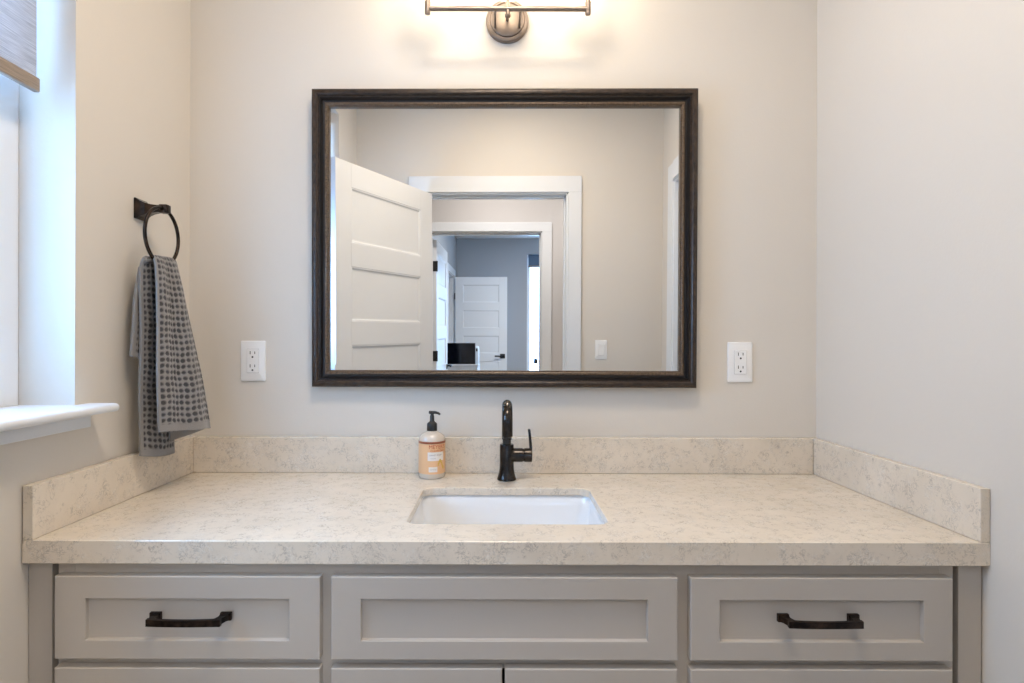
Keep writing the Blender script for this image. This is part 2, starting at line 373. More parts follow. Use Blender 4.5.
# five panel doors. local frame: hinge edge at x=0, leaf runs +x, thickness +-.0175 in y, bottom z=0
def door(name, label, w, loc, rz, hinge_side=1, handle=True, hinge_z=(.25, 1.05, 1.83), lever_dir=-1):
    h = 2.085; root = thing(name, label, 'door', loc, (0, 0, rz), kind='structure')
    b = B(); st = .115; t = .0175
    zs = [.0, .20]; nP = 5; rail = .115; ph = (h-.20-.115-rail*(nP-1))/nP
    pan = []; z = .20
    for k in range(nP): pan.append((z, z+ph)); z += ph+rail
    box(b, 0, st, -t, t, 0, h, .0015); box(b, w-st, w, -t, t, 0, h, .0015)
    z = 0
    for (p0, p1) in pan: box(b, st, w-st, -t, t, z, p0, .0015); z = p1
    box(b, st, w-st, -t, t, z, h, .0015)
    for (p0, p1) in pan:
        box(b, st-.003, w-st+.003, -.008, .008, p0-.003, p1+.003)
        for s in (-1, 1):   # stepped sticking inside each panel
            ls = []
            for (i, y) in ((0, .0155), (.006, .0150), (.012, .0095), (.018, .0085)):
                ls.append([(st+i, s*y, p0+i), (w-st-i, s*y, p0+i), (w-st-i, s*y, p1-i), (st+i, s*y, p1-i)])
            loops(b, ls)
    finish(b, 'door_leaf', M['white'], root)
    for hz in hinge_z:
        b = B(); y0 = hinge_side*t
        tube(b, [(-.004, y0+hinge_side*.004, hz-.046), (-.004, y0+hinge_side*.004, hz+.046)], .0065, 10)
        box(b, -.004, .0015-.004, -t+.003, t, hz-.045, hz+.045)
        finish(b, 'hinge', M['black'], root)
    if handle:
        for s in (-1, 1):
            hb = B(); hx = w-.065; y0 = s*t; zc = .915
            box(hb, hx-.036, hx+.036, min(y0, y0+s*.009), max(y0, y0+s*.009), zc-.033, zc+.033, .002)
            tube(hb, [(hx, y0+s*.005, zc), (hx, y0+s*.05, zc)], .010, 12)
            box(hb, min(hx-.011*-lever_dir, hx+lever_dir*.115), max(hx-.011*-lever_dir, hx+lever_dir*.115), y0+s*.05-.006, y0+s*.05+.006, zc-.010, zc+.010, .003)
            finish(hb, 'door_handle', M['black'], root)
    return root
# bathroom door, open into the room toward the left wall
hx, hy = -.446, YR+.022
ex, ey = -0.795, -1.03
ang = math.atan2(ey-hy, ex-hx)
door('door_1', 'white panelled door swung open, large at the left of the mirror', .80, (hx, hy, .012), ang, hinge_side=1, handle=False)
door('door_2', 'white panelled door across the hall standing open, edge-on in the mirror', .82, (-.637, YH-T-.012, .012), -PI/2+.004, hinge_side=1, handle=True, hinge_z=(.25, 1.065, 1.852))
door('door_3', 'distant white panelled door with a black lever, in the mirror', .77, (BXL+.026, DB[0]+.010, .012), 0.0, hinge_side=1, hinge_z=(.25, 1.05, 1.80))
door('door_4', 'closed white panelled door on the right wall', .655, (XR+.06, D2[0]+.022, .012), PI/2, hinge_side=-1, handle=True)
# baseboards
def baseboard(name, x0, x1, y0, y1, label):
    b = B(); box(b, x0, x1, y0, y1, 0, .12, .003); struct(name, b, M['white'], label, 'baseboard')
baseboard('baseboard_left', XL, XL+.014, YR, -.56, 'white baseboard along the left bathroom wall')
baseboard('baseboard_rear', D1[1]+CAS, XR, YR, YR+.014, 'white baseboard under the light switch wall')
baseboard('baseboard_hall', DH[1]+CAS, HXR, YH, YH+.014, 'white baseboard along the hallway wall')
baseboard('baseboard_bedroom', BXL+.02, BXR, YB, YB+.014, 'white baseboard along the far bedroom wall')

# the right wall stands slightly out of square
SKEW = .0115
for n_ in ('wall_right', 'trim_3', 'door_4'):
    o = bpy.data.objects[n_]; bpy.context.view_layer.update()
    o.matrix_world = Matrix.Translation((XR, 0, 0)) @ Matrix.Rotation(SKEW, 4, 'Z') @ Matrix.Translation((-XR, 0, 0)) @ o.matrix_world
def follow_right_wall(o):
    for v in o.data.vertices:
        if v.co.x > XR-.03: v.co.x += -v.co.y*SKEW
# left window: frame, sashes, glass (window_1), sill trim
w1 = thing('window_1', 'white framed window in the left wall recess', 'window', (0, 0, 0), kind='structure')
def rectframe(bm, axis, c0, c1, a0, a1, z0, z1, w, bev=.003):
    def bx(a, a_, z, z_):
        if axis == 'x': box(bm, c0, c1, a, a_, z, z_, bev)
        else: box(bm, a, a_, c0, c1, z, z_, bev)
    bx(a0, a0+w, z0, z1); bx(a1-w, a1, z0, z1); bx(a0+w, a1-w, z0, z0+w); bx(a0+w, a1-w, z1-w, z1)
b = B(); xw = -.997
rectframe(b, 'x', XL-.17, xw, WIN[0], WIN[1], WIN[2]+.001, WIN[3], .060)
finish(b, 'window_frame', M['vinyl'], w1)
b = B(); rectframe(b, 'x', xw-.045, xw-.012, WIN[0]+.045, WIN[1]-.045, WIN[2]+.061, 1.80, .040); finish(b, 'sash', M['vinyl'], w1)
b = B(); rectframe(b, 'x', xw-.050-.030, xw-.050, WIN[0]+.045, WIN[1]-.045, 1.765, WIN[3]-.045, .040); finish(b, 'sash', M['vinyl'], w1)
b = B(); box(b, xw-.031, xw-.027, WIN[0]+.08, WIN[1]-.08, WIN[2]+.08, 1.765); finish(b, 'window_pane', M['glass'], w1)
b = B(); box(b, xw-.067, xw-.063, WIN[0]+.08, WIN[1]-.08, 1.80, WIN[3]-.08); finish(b, 'window_pane', M['glass'], w1)
# stool (rounded nose) and apron
SZ = CAMZ-.131
b = B()
prof = [(-.995, SZ-.018), (-.995, SZ), (-.826, SZ), (-.821, SZ-.0015), (-.8175, SZ-.005), (-.8165, SZ-.009), (-.8175, SZ-.013), (-.821, SZ-.0165), (-.826, SZ-.018)]
yA, yB = -1.47, -CAMD+1.215
loops(b, [[(x, y, z) for (x, z) in prof] for y in (yA, yA+.003, yB-.003, yB)], True, True)
struct('trim_5', b, M['white'], 'white window sill with a rounded nose', 'window sill', smooth=35)
b = B(); box(b, XL, XL+.015, -1.45, -CAMD+1.200, CAMZ-.180, SZ-.018, .002)
struct('trim_6', b, M['white'], 'white apron board under the window sill', 'trim')
# bedroom window
w2 = thing('window_2', 'tall bright bedroom window at the far right of the mirror view', 'window', kind='structure')
b = B(); rectframe(b, 'y', YB-.14, YB-.10, WB[0], WB[1], WB[2], WB[3], .050); finish(b, 'window_frame', M['vinyl'], w2)
b = B(); box(b, WB[0]+.03, WB[1]-.03, YB-.124, YB-.120, WB[2]+.03, WB[3]-.03); finish(b, 'window_pane', M['glass'], w2)
b = B(); box(b, .40, .46, YB-.100, YB-.085, .78, .86, .003); box(b, .33+.02, .42, YB-.09, YB-.078, .80, .815, .003); finish(b, 'window_latch', M['black'], w2)

# roller shades
def roller(name, label, axis, c, a0, a1, ztop, zbot, mt, bar=True):
    r = thing(name, label, 'window shade')
    b = B()
    tube(b, [(c, a0, ztop-.03), (c, a1, ztop-.03)] if axis == 'x' else [(a0, c, ztop-.03), (a1, c, ztop-.03)], .022, 20)
    n = 12; t = .0008
    rows = [(ztop-.03 - (ztop-.03-zbot)*k/n) for k in range(n+1)]
    if axis == 'x': box(b, c+.020-t, c+.020+t, a0+.004, a1-.004, zbot, ztop-.03)
    else: box(b, a0+.004, a1-.004, c+.020-t, c+.020+t, zbot, ztop-.03)
    finish(b, 'shade_fabric', mt, r, 35)
    b = B(); 
    if axis == 'x': box(b, c+.020-.007, c+.020+.006, a0, a1, zbot-.028, zbot+.001, .003)
    else: box(b, a0, a1, c+.020-.006, c+.020+.006, zbot-.028, zbot+.001, .003)
    finish(b, 'bottom_bar', M['shadebar'], r)
    for a in (a0-.012, a1):
        b = B()
        if axis == 'x': box(b, c-.03, c+.03, a, a+.012, ztop-.06, ztop, .003)
        else: box(b, a, a+.012, c-.03, c+.03, ztop-.06, ztop, .003)
        finish(b, 'bracket', M['vinyl'], r)
    return r
roller('roller_shade', 'grey linen roller shade with a taupe bottom bar, over the left window', 'x', -.960, WIN[0]+.02, -CAMD+1.149, WIN[3], 1.798, M['shade'])
M['shadeblue'] = mat('slate_shade_fabric', (.12, .17, .24), .9)
roller('roller_shade', 'slate blue shade rolled up at the top of the distant bedroom window', 'y', YB-.055, WB[0]+.02, WB[1]-.02, WB[3], 2.33, M['shadeblue'])

# ------------------------------------------------------------------ vanity cabinet
YF = -CAMD+1.062       # face frame plane
YD = -CAMD+1.043       # drawer front plane
CT, CB = .8995, .856   # counter top / underside
ZT, ZM, ZB = .833, .680, .664
cab = thing('vanity_cabinet', 'long grey painted vanity cabinet with shaker fronts under the stone counter', 'cabinet', (0, 0, 0))
b = B()   # carcass behind the face frame
box(b, -.822, -.804, YF+.02, -.002, .10, CB); box(b, .822, .840, YF+.02, -.002, .10, CB)
box(b, -.804, .822, -.012, -.002, .10, CB); box(b, -.804, .822, YF+.02, -.012, .10, .118)
for x in (-.32, .34): box(b, x-.009, x+.009, YF+.02, -.012, .118, CB-.02)
box(b, -.822, .840, YF+.07, YF+.085, 0, .10)
finish(b, 'carcass', M['cabdark'], cab)
b = B()
for (x0, x1) in ((-.827, -.795), (-.345, -.295), (.315, .366), (.824, .851)): box(b, x0, x1, YF, YF+.02, .10, CB, .0005)
FR = [(-.795, -.345), (-.295, .315), (.366, .824)]
for (x0, x1) in FR:
    box(b, x0, x1, YF, YF+.02, .818, CB, .0005); box(b, x0, x1, YF, YF+.02, .655, .695, .0005); box(b, x0, x1, YF, YF+.02, .10, .135, .0005)
for (x0, x1) in (FR[0], FR[2]): box(b, x0, x1, YF, YF+.02, .36, .40, .0005)
finish(b, 'face_frame', M['cab'], cab)
for (x0, x1) in ((XL+.001, -.8355), (.8580, XR+.0035)):
    b = B(); box(b, x0, x1, YF-.004, YF+.018, .0, CB-.0005, .001); finish(b, 'filler_strip', M['cab'], cab)
def shaker(bm, x0, x1, z0, z1, sw, rt, rb, rec=.009):
    yf, yb = YD, YF-.0003
    # front ring with eased outer edge, stepped recess
    def R(i, y, k=0): return [(x0+i, y, z0+i), (x1-i, y, z0+i), (x1-i, y, z1-i), (x0+i, y, z1-i)]
    inner = lambda e, y: [(x0+sw+e, y, z0+rb+e), (x1-sw-e, y, z0+rb+e), (x1-sw-e, y, z1-rt-e), (x0+sw+e, y, z1-rt-e)]
    loops(bm, [R(0, yb), R(0, yf+.0018), R(.0005, yf+.0006), R(.0018, yf), inner(-.0008, yf), inner(0, yf+.0008), inner(0, yf+rec), inner(.001, yf+rec+.0006)], True, True)
def pull(parent, cx, cz):
    b = B(); y = YD
    for s in (-1, 1):
        fx = cx+s*.0645
        box(b, fx-.0105, fx+.0105, y-.007, y+.0002, cz-.0075, cz+.0075, .0015)
        # flared arm from foot to bar
        ls = []
        for k, (dy, dx, h) in enumerate(((-.005, 0, .0065), (-.014, -s*.002, .0050), (-.022, -s*.005, .0050), (-.0285, -s*.010, .0055))):
            xx = fx+dx; w = (.0085, .0065, .0065, .009)[k]
            ls.append([(xx-w, y+dy, cz-h), (xx+w, y+dy, cz-h), (xx+w, y+dy, cz+h), (xx-w, y+dy, cz+h)])
        loops(b, ls, True, True)
    n = 14; ls = []
    for k in range(n+1):
        t = -1+2*k/n; x = cx+t*.0665; yy = y-.0275-.0035*(1-t*t); h = .0062-.0006*(1-t*t)
        ls.append([(x, yy-.0035, cz-h), (x, yy+.0035, cz-h), (x, yy+.0035, cz+h), (x, yy-.0035, cz+h)])
    loops(b, ls, True, True)
    bmesh.ops.bevel(b, geom=[e for e in b.edges if len(e.link_faces) == 2 and e.calc_face_angle(0) > .6], offset=.0009, segments=1, affect='EDGES')
    return finish(b, 'drawer_pull', M['bronze'], parent)
def drawer(name, x0, x1, z0, z1, sw, rt, rb, handle=True, label=None):
    b = B(); shaker(b, x0, x1, z0, z1, sw, rt, rb)
    o = finish(b, name, M['cab'], cab)
    if label: o['label'] = label
    if handle: pull(o, (x0+x1)/2+(.009 if x0 < 0 else -.009), (z0+z1)/2+.0055)
    return o
drawer('drawer', -.820, -.3305, ZM, ZT, .057, .041, .035)
drawer('false_drawer_front', -.310, .3287, ZM, ZT, .055, .041, .035, False)
drawer('drawer', .3527, .8364, ZM, ZT, .054, .041, .035)
for (x0, x1) in ((-.820, -.3305), (.3527, .8364)):
    drawer('drawer', x0, x1, .388, ZB, .057, .052, .052)
    drawer('drawer', x0, x1, .115, .374, .057, .052, .052)
for (x0, x1, hx_) in ((-.310, .0055, -.03), (.0105, .3287, .05)):
    b = B(); shaker(b, x0, x1, .115, ZB, .055, .055, .055); o = finish(b, 'cabinet_door', M['cab'], cab)
    kb = B(); lathe(kb, [(.006, 0), (.005, .012), (.009, .016), (.014, .020), (.014, .025), (.010, .028)], 20, Matrix.Translation((hx_, YD, .60)) @ Matrix.Rotation(PI/2, 4, 'X'))
    finish(kb, 'knob', M['bronze'], o, 35)

# ------------------------------------------------------------------ stone counter with sink cutout
YC = -.565
SX0, SX1, SY0, SY1 = -.190, .223, -.464, -.180
cnt = thing('countertop', 'pale speckled quartz vanity countertop with matching low backsplashes', 'countertop')
b = B(); e = .0015
def outer(z, i): return [(XL+.0025+i, YC+i, z), (XR-.001-i, YC+i, z), (XR-.001-i, -.001-i, z), (XL+.0025+i, -.001-i, z)]
hole = rrect(SX0, SX1, SY0, SY1, .028, 8)
def outl(z, i): return outer(z, i)
SL = CT-.018          # the slab itself is thin, its front edge is built up
def lipl(z): return [(XL+.003, YC+.030, z), (XR-.003, YC+.030, z), (XR-.003, -.003, z), (XL+.003, -.003, z)]
def lipo(z, i): return [(x, y if y < -.3 else y, z if y < -.3 else SL) for x, y, z in outer(z, i)]
R = loops(b, [lipl(SL), [(x, y, (CB if y < -.3 else SL)) for x, y, z in lipl(0)], lipo(CB, e), [(x, y, z) for x, y, z in lipo(CB+e, 0)], outl(CT-e, 0), outl(CT, e)])
def grow(l, g):
    cx, cy = (SX0+SX1)/2, (SY0+SY1)/2
    return [(x+g*(1 if x > cx else -1), y+g*(1 if y > cy else -1)) for x, y in l]
H = loops(b, [[(x, y, SL) for x, y in hole], [(x, y, CT-.002) for x, y in hole], [(x, y, CT-.0006) for x, y in grow(hole, .0006)], [(x, y, CT) for x, y in grow(hole, .002)]])
def edges_of(ring): return [b.edges.get((ring[k], ring[(k+1) % len(ring)])) for k in range(len(ring))]
bmesh.ops.triangle_fill(b, use_beauty=True, use_dissolve=False, edges=edges_of(R[-1])+edges_of(H[-1]))
bmesh.ops.triangle_fill(b, use_beauty=True, use_dissolve=False, edges=edges_of(R[0])+edges_of(H[0]))
follow_right_wall(finish(b, 'counter_slab', M['quartz'], cnt))
ST = CT+.100
b = B(); box(b, XL+.022, XR-.019, -.021, -.001, CT+.0003, ST, .0015); finish(b, 'backsplash', M['quartz'], cnt)
b = B(); box(b, XL+.0025, XL+.0215, YC, -.001, CT+.0003, ST, .0015); finish(b, 'side_splash', M['quartz'], cnt)
b = B(); box(b, XR-.0185, XR-.001, YC, -.001, CT+.0003, ST, .0015); follow_right_wall(finish(b, 'side_splash', M['quartz'], cnt))

# sink
sk = thing('undermount_sink', 'white rectangular ceramic sink set under the counter cutout', 'sink', (0.0135, -.322, CT-.018))
b = B(); cx, cy = .0135, -.322
def sl(gx, gy, r, z, sy=0): return [(x-cx, y-cy+sy, z) for x, y in rrect(SX0-gx, SX1+gx, SY0-gy, SY1+gy, r, 8)]
ls = [sl(.030, .030, .045, -.0125), sl(.030, .030, .045, -.0005), sl(.006, .006, .032, -.0005), sl(.004, .004, .031, -.003)]
for (g, r, z) in ((.000, .03, -.03), (-.005, .034, -.08), (-.012, .04, -.115), (-.025, .05, -.132), (-.05, .05, -.140), (-.09, .04, -.143)):
    ls.append(sl(g, g, r, z))
loops(b, ls, False, True)
# outer shell
lo = [sl(.030, .030, .045, -.0125)]
for (g, r, z) in ((.012, .034, -.014), (.010, .036, -.09), (-.004, .045, -.135), (-.03, .05, -.152)): lo.append(sl(g, g, r, z))
loops(b, lo, False, True)
bmesh.ops.remove_doubles(b, verts=b.verts, dist=.00001)
finish(b, 'basin', M['ceramic'], sk, 40)
b = B(); lathe(b, [(.0001, -.1415), (.012, -.1415), (.018, -.139), (.024, -.1400), (.024, -.1425)], 28); finish(b, 'drain', M['faucet'], sk, 35)

# ------------------------------------------------------------------ faucet
fc = thing('faucet', 'dark bronze single-lever faucet with a tall arched spout behind the sink', 'faucet', (.019, -.090, CT))
b = B(); lathe(b, [(.0255, 0), (.0255, .003), (.0245, .006), (.0215, .016), (.0195, .028), (.0188, .045), (.0188, .092), (.0180, .0945), (.0135, .0955)], 40); finish(b, 'faucet_body', M['faucet'], fc, 35)
b = B(); lathe(b, [(.0115, .093), (.0115, .112)], 32, None); finish(b, 'neck_collar', M['blackpl'], fc, 35)
b = B(); r0 = .0140
pts = [(0, 0, .108), (0, 0, .125), (0, 0, .150), (0, 0, .168)]
Rr = .050
for k in range(1, 25):
    a = PI*k/24; pts.append((0, -Rr+Rr*math.cos(a), .168+.037*math.sin(a)))
pts += [(0, -2*Rr, .160), (0, -2*Rr, .145), (0, -2*Rr, .132)]
tube(b, pts, [.0135]*len(pts), 24); finish(b, 'spout', M['faucet'], fc, 40)
b = B(); lathe(b, [(.0115, .127), (.0115, .133)], 24, Matrix.Translation((0, -2*Rr, 0))); finish(b, 'aerator', M['blackpl'], fc, 35)
b = B()
RX = Matrix.Rotation(PI/2, 4, 'Y')
lathe(b, [(.0175, .010), (.0185, .022), (.0185, .042), (.0170, .044), (.0170, .046), (.0185, .048), (.0185, .066), (.0170, .0675)], 32, Matrix.Translation((0, 0, .0655)) @ RX)
finish(b, 'valve_hub', M['faucet'], fc, 35)
b = B()
ls = []
for (z, x, w, t) in ((.068, .0635, .008, .0036), (.085, .064, .0085, .0038), (.10, .0630, .0085, .0036), (.12, .0612, .0080, .0035), (.135, .0595, .0075, .0034)):
    ls.append([(x-t, -w, z), (x+t, -w, z), (x+t, w, z), (x-t, w, z)])
loops(b, ls, True, True); bmesh.ops.bevel(b, geom=b.edges[:], offset=.001, segments=2, affect='EDGES')
finish(b, 'lever', M['faucet'], fc, 35)

# ------------------------------------------------------------------ soap bottle
sp = thing('soap_dispenser', 'peach labelled hand soap bottle with a black pump, left of the faucet', 'soap bottle', (-.185, -.061, CT), (0, 0, math.radians(6)))
RB = .0362
b = B(); lathe(b, [(.030, 0), (.0345, .0015), (RB, .006), (RB, .097), (RB-.001, .104), (.0325, .113), (.024, .1200), (.0155, .1238), (.0125, .126), (.0125, .132)], 48); finish(b, 'bottle', M['soapbody'], sp, 40)
def wrap(bm, a0, a1, z0, z1, r, n=40, mi=0):
    ls = []
    for k in range(n+1):
        a = a0+(a1-a0)*k/n
        ls.append([bm.verts.new((r*math.sin(a), -r*math.cos(a), z)) for z in (z0, z1)])
    for p, q in zip(ls, ls[1:]): bm.faces.new((p[0], q[0], q[1], p[1])).material_index = mi
b = B(); wrap(b, -1.75, 1.75, .014, .094, RB+.0003); lab = finish(b, 'paper_label', M['label'], sp, 60)
b = B(); wrap(b, -1.75, 1.75, .0945, .1005, RB+.0004); finish(b, 'label_band', M['labelband'], lab, 60)
b = B(); wrap(b, -.30, .95, .050, .073, RB+.0007, 16); wrap(b, -.22, .42, .020, .0335, RB+.0006, 12); finish(b, 'label_panel', M['labelwhite'], lab, 60)
def wrap_text(s, size, a, z, r, m, sx=1.0):
    t = text_mesh(s, size); b = B()
    bmesh.ops.triangulate(t, faces=t.faces[:])
    for v in t.verts:
        th = a+v.co.x*sx/r; v.co = Vector((r*math.sin(th), -r*math.cos(th), z+v.co.y))
    merge(b, t); return finish(b, 'label_text', m, lab)
wrap_text("MEYER'S", .0145, .45, .0865, RB+.0010, M['labelred'], .95)
wrap_text("CLEAN DAY", .0072, .45, .0765, RB+.0010, M['labelred'], 1.05)
wrap_text("HAND SOAP", .0062, .30, .065, RB+.0011, M['labelgrey'])
wrap_text("scented", .0045, .10, .0565, RB+.0011, M['labelgrey'])
wrap_text("12.5 FL OZ", .0055, .10, .0268, RB+.0010, M['labelgrey'], .7)
b = B()
for k in range(9):
    a = .45+.06*k; z = .036+.010*math.sin(k*.6)
    wrap(b, a, a+.085, z, z+.008, RB+.0007, 2)
finish(b, 'label_flower', M['labelyel'], lab)
b = B(); lathe(b, [(.0138, .1262), (.0142, .128), (.0138, .1445), (.0120, .1475), (.0080, .150), (.0062, .153), (.0058, .166), (.0045, .168), (.0045, .171), (.0070, .1715), (.0072, .176), (.0055, .1785)], 32)
finish(b, 'pump_collar', M['blackpl'], sp, 35)
b = B(); dx = Vector((.92, -.38, 0))
tube(b, [dx*(-.008)+Vector((0, 0, .1752)), dx*.010+Vector((0, 0, .1757)), dx*.018+Vector((0, 0, .1742)), dx*.024+Vector((0, 0, .1705))], [.0045, .0040, .0034, .0027], 14); finish(b, 'pump_nozzle', M['blackpl'], sp, 40)

# ------------------------------------------------------------------ mirror
MX, MZ = .0105, 1.556
HW, HH = .536, .4145
mir = thing('wall_mirror', 'large rectangular mirror in a dark bronze wood frame above the sink', 'mirror', (MX, -.0112, MZ), (.0106, 0, -.00935))
def fr(i, y): return [(-HW+i, y, -HH+i), (HW-i, y, -HH+i), (HW-i, y, HH-i), (-HW+i, y, HH-i)]
def ring(name, prof, m, close=False):
    b = B(); ls = [fr(i, y) for i, y in prof]
    if close: ls.append(ls[0])
    R = loops(b, ls)
    if close: bmesh.ops.remove_doubles(b, verts=b.verts, dist=1e-6)
    return finish(b, name, m, mir, 25)
ring('outer_moulding', [(.0, 0), (0, -.022), (.0012, -.0255), (.004, -.0275), (.0085, -.0290), (.0135, -.0285), (.0165, -.0262), (.0172, -.0225), (.0205, -.0220), (.0208, 0)], M['framebrown'], True)
ring('cove_moulding', [(.0208, 0), (.0208, -.0215), (.0225, -.0228), (.0245, -.0225), (.0265, -.0190), (.029, -.0155), (.0325, -.0140), (.0345, -.0140), (.0345, 0)], M['frameblack'], True)
ring('inner_lip', [(.0345, -.004), (.0345, -.0165), (.0365, -.0180), (.040, -.0180), (.0425, -.0165), (.0432, -.0140), (.0455, -.0135), (.0462, -.0105), (.0462, -.004)], M['framegold'], True)
b = B()
i = .0444; step = .0058
def bead(x, z):
    t = bmesh.new(); bmesh.ops.create_icosphere(t, subdivisions=1, radius=.0021)
    merge(b, t, Matrix.Translation((x, -.0143, z)))
nx = int((2*(HW-i))/step); nz = int((2*(HH-i))/step)
for k in range(nx+1):
    x = -HW+i+2*(HW-i)*k/nx; bead(x, -HH+i); bead(x, HH-i)
for k in range(1, nz):
    z = -HH+i+2*(HH-i)*k/nz; bead(-HW+i, z); bead(HW-i, z)
finish(b, 'beaded_edge', M['framegold'], mir, 'all')
b = B(); gi = .0445; bw = .019
loops(b, [fr(gi, -.0060), fr(gi+bw, -.00605), ][::1], False, True)
finish(b, 'mirror_glass', M['mirror'], mir)

# ------------------------------------------------------------------ outlets and switch
def plate(parent_name, label, cat, loc, rz, group=None, kind='outlet'):
    r = thing(parent_name, label, cat, loc, (0, 0, rz), group)
    b = B(); w, h = .035, .057
    rr = lambda i, y: [(x, y, z) for x, z in rrect(-w+i, w-i, -h+i, h-i, .004, 4)]
    loops(b, [rr(0, 0), rr(0, -.004), rr(.001, -.0052), rr(.003, -.006)], True, True); finish(b, 'cover_plate', M['plastic'], r, 30)
    ins = B()
    r2 = lambda i, y: [(x, y, z) for x, z in rrect(-.0168+i, .0168-i, -.0335+i, .0335-i, .002, 3)]
    loops(ins, [r2(-.0006, -.0058), r2(-.0006, -.0062)], True, True)
    g = finish(ins, 'gap_line', mat('shadow_gap_grey', (.42, .42, .42), .6) if 'gap' not in M else M['gap'], r); M.setdefault('gap', g.data.materials[0])
    ins = B(); loops(ins, [r2(0, -.0055), r2(0, -.0075), r2(.001, -.0083)], True, True)
    rk = finish(ins, 'receptacle' if kind == 'outlet' else 'rocker', M['plastic'], r, 30)
    sb = B()
    if kind == 'outlet':
        for cz in (.0185, -.0185):
            box(sb, -.0075, -.0055, -.0086, -.0080, cz-.000, cz+.009); box(sb, .0055, .0075, -.0086, -.0080, cz+.001, cz+.008)
            lathe(sb, [(.0027, 0), (.0027, .0006)], 12, Matrix.Translation((0, -.0080, cz-.0075)) @ Matrix.Rotation(PI/2, 4, 'X'))
        finish(sb, 'slots', M['slot'], rk)
    else:
        box(sb, -.0135, .0135, -.0090, -.0082, -.031, 0, .0003); finish(sb, 'paddle', M['plastic'], rk)
    return r
plate('power_outlet', 'white power outlet plate on the wall left of the mirror', 'outlet', (-.699, -.0002, 1.2125), 0)
plate('power_outlet', 'white power outlet plate on the wall right of the mirror', 'outlet', (.680, -.0002, 1.2125), 0)
plate('light_switch', 'white rocker light switch beside the doorway, seen in the mirror', 'light switch', (.562, YR+.0002, 1.190), PI, kind='switch')

# ------------------------------------------------------------------ vanity light
VX, VY, VZ = .018, -.125, 2.140
vl = thing('vanity_light', 'brushed nickel bar wall light with a round backplate above the mirror', 'wall light', (VX, 0, VZ))
Rm = Matrix.Rotation(PI/2, 4, 'X')
b = B(); lathe(b, [(.060, 0), (.060, .010), (.0575, .0135), (.052, .0150), (.0505, .0150), (.0500, .0120), (.048, .0125), (.047, .0160), (.043, .0180), (.0001, .0185)], 56, Matrix.Translation((0, 0, .034)) @ Rm, cap=False)
finish(b, 'backplate', M['chrome'], vl, 35)
b = B()
for x in (-.034, .034): tube(b, [(x, -.015, .012), (x, VY+.004, .002)], .0035, 12)
tube(b, [(0, -.0185, .034), (0, -.06, .020), (0, VY, 0)], .0048, 12)
finish(b, 'support_arm', M['chrome'], vl, 40)
b = B(); tube(b, [(-.208, VY, 0), (.208, VY, 0)], .0064, 16); finish(b, 'crossbar', M['chrome'], vl, 40)
bulbs = []
for x in (-.210, 0, .210):
    b = B()
    if x: lathe(b, [(.0070, -.014), (.0075, -.012), (.0075, .050)], 20, Matrix.Translation((x, VY, 0)))
    else:
        lathe(b, [(.0045, -.022), (.0075, -.0205), (.0080, -.016), (.0055, -.012), (.0055, .050)], 20, Matrix.Translation((x, VY, 0)))
    lathe(b, [(.0075, .036), (.021, .040), (.021, .075), (.015, .078)], 24, Matrix.Translation((x, VY, 0)))
    hd = finish(b, 'lamp_holder', M['chrome'], vl, 35)
    b = B(); lathe(b, [(.024, .044), (.052, .050), (.060, .066), (.060, .210), (.0585, .210), (.0585, .067), (.050, .052)], 36, Matrix.Translation((x, VY, 0)), cap=False)
    finish(b, 'glass_shade', M['bulb'], hd, 40)

for (lx, ly, p, c, r) in FILL_LAMPS:  # unseen fittings added to carry the fill lights
    if r == 'bathroom':
        t = thing('fill_ceiling_light', 'unseen round flush fill light with a white dome, added in the bathroom', 'ceiling light', (lx, ly, CEIL))
        b = B(); lathe(b, [(.0001, 0), (.225, 0), (.228, -.004), (.228, -.028), (.222, -.032), (.0001, -.032)], 48, cap=False); finish(b, 'trim_ring', M['white'], t, 35)
        b = B(); lathe(b, [(.215, -.033), (.205, -.050), (.17, -.066), (.10, -.078), (.0001, -.082)], 48, cap=False); finish(b, 'fill_dome', M['lens'], t, 35)
    else:
        t = thing('fill_ceiling_light', 'unseen lamp added as downlight in the %s ceiling' % r, 'ceiling light', (lx, ly, CEIL), group='hallway fill lights' if r == 'hallway' else None)
        b = B(); lathe(b, [(.080, 0), (.095, -.001), (.095, -.006), (.082, -.010), (.080, -.009)], 32, cap=False); finish(b, 'trim_ring', M['white'], t, 35)
        b = B(); lathe(b, [(.0001, -.004), (.080, -.004), (.080, -.001)], 32, cap=False); finish(b, 'lens', M['lens'], t, 35)  # lens of the added unseen fill light

# ------------------------------------------------------------------ towel ring and towel
RXc, RYc, RZc, RR = -.815, -.236, 1.520, .0675
tr_ = thing('towel_ring', 'dark bronze towel ring with a flared square post on the left wall', 'towel ring', (XL, RYc, RZc+RR))
b = B(); ls = []
for (x, h) in ((0, .0245), (.004, .0250), (.006, .0235), (.012, .0190), (.022, .0140), (.036, .0105), (.050, .0088), (.058, .0085)):
    q = .003+.008*max(0, 1-x/.05)
    ls.append([(x, -h*.9+q, -h), (x, h*.9+q, -h), (x, h*.9+q, h), (x, -h*.9+q, h)])
loops(b, ls, True, True); bmesh.ops.bevel(b, geom=[e for e in b.edges if e.calc_face_angle(0) > .8], offset=.0012, segments=1, affect='EDGES')
finish(b, 'wall_post', M['bronze'], tr_)
b = B(); box(b, .056, .077, -.0075, .0125, -.0105, .0105, .003); finish(b, 'end_cap', M['bronze'], tr_, 40)
b = B(); tube(b, [(.0665, -.007+RR*math.sin(2*PI*k/64), -RR+RR*math.cos(2*PI*k/64)) for k in range(64)], .0042, 14, closed=True); finish(b, 'ring', M['bronze'], tr_, 'all')

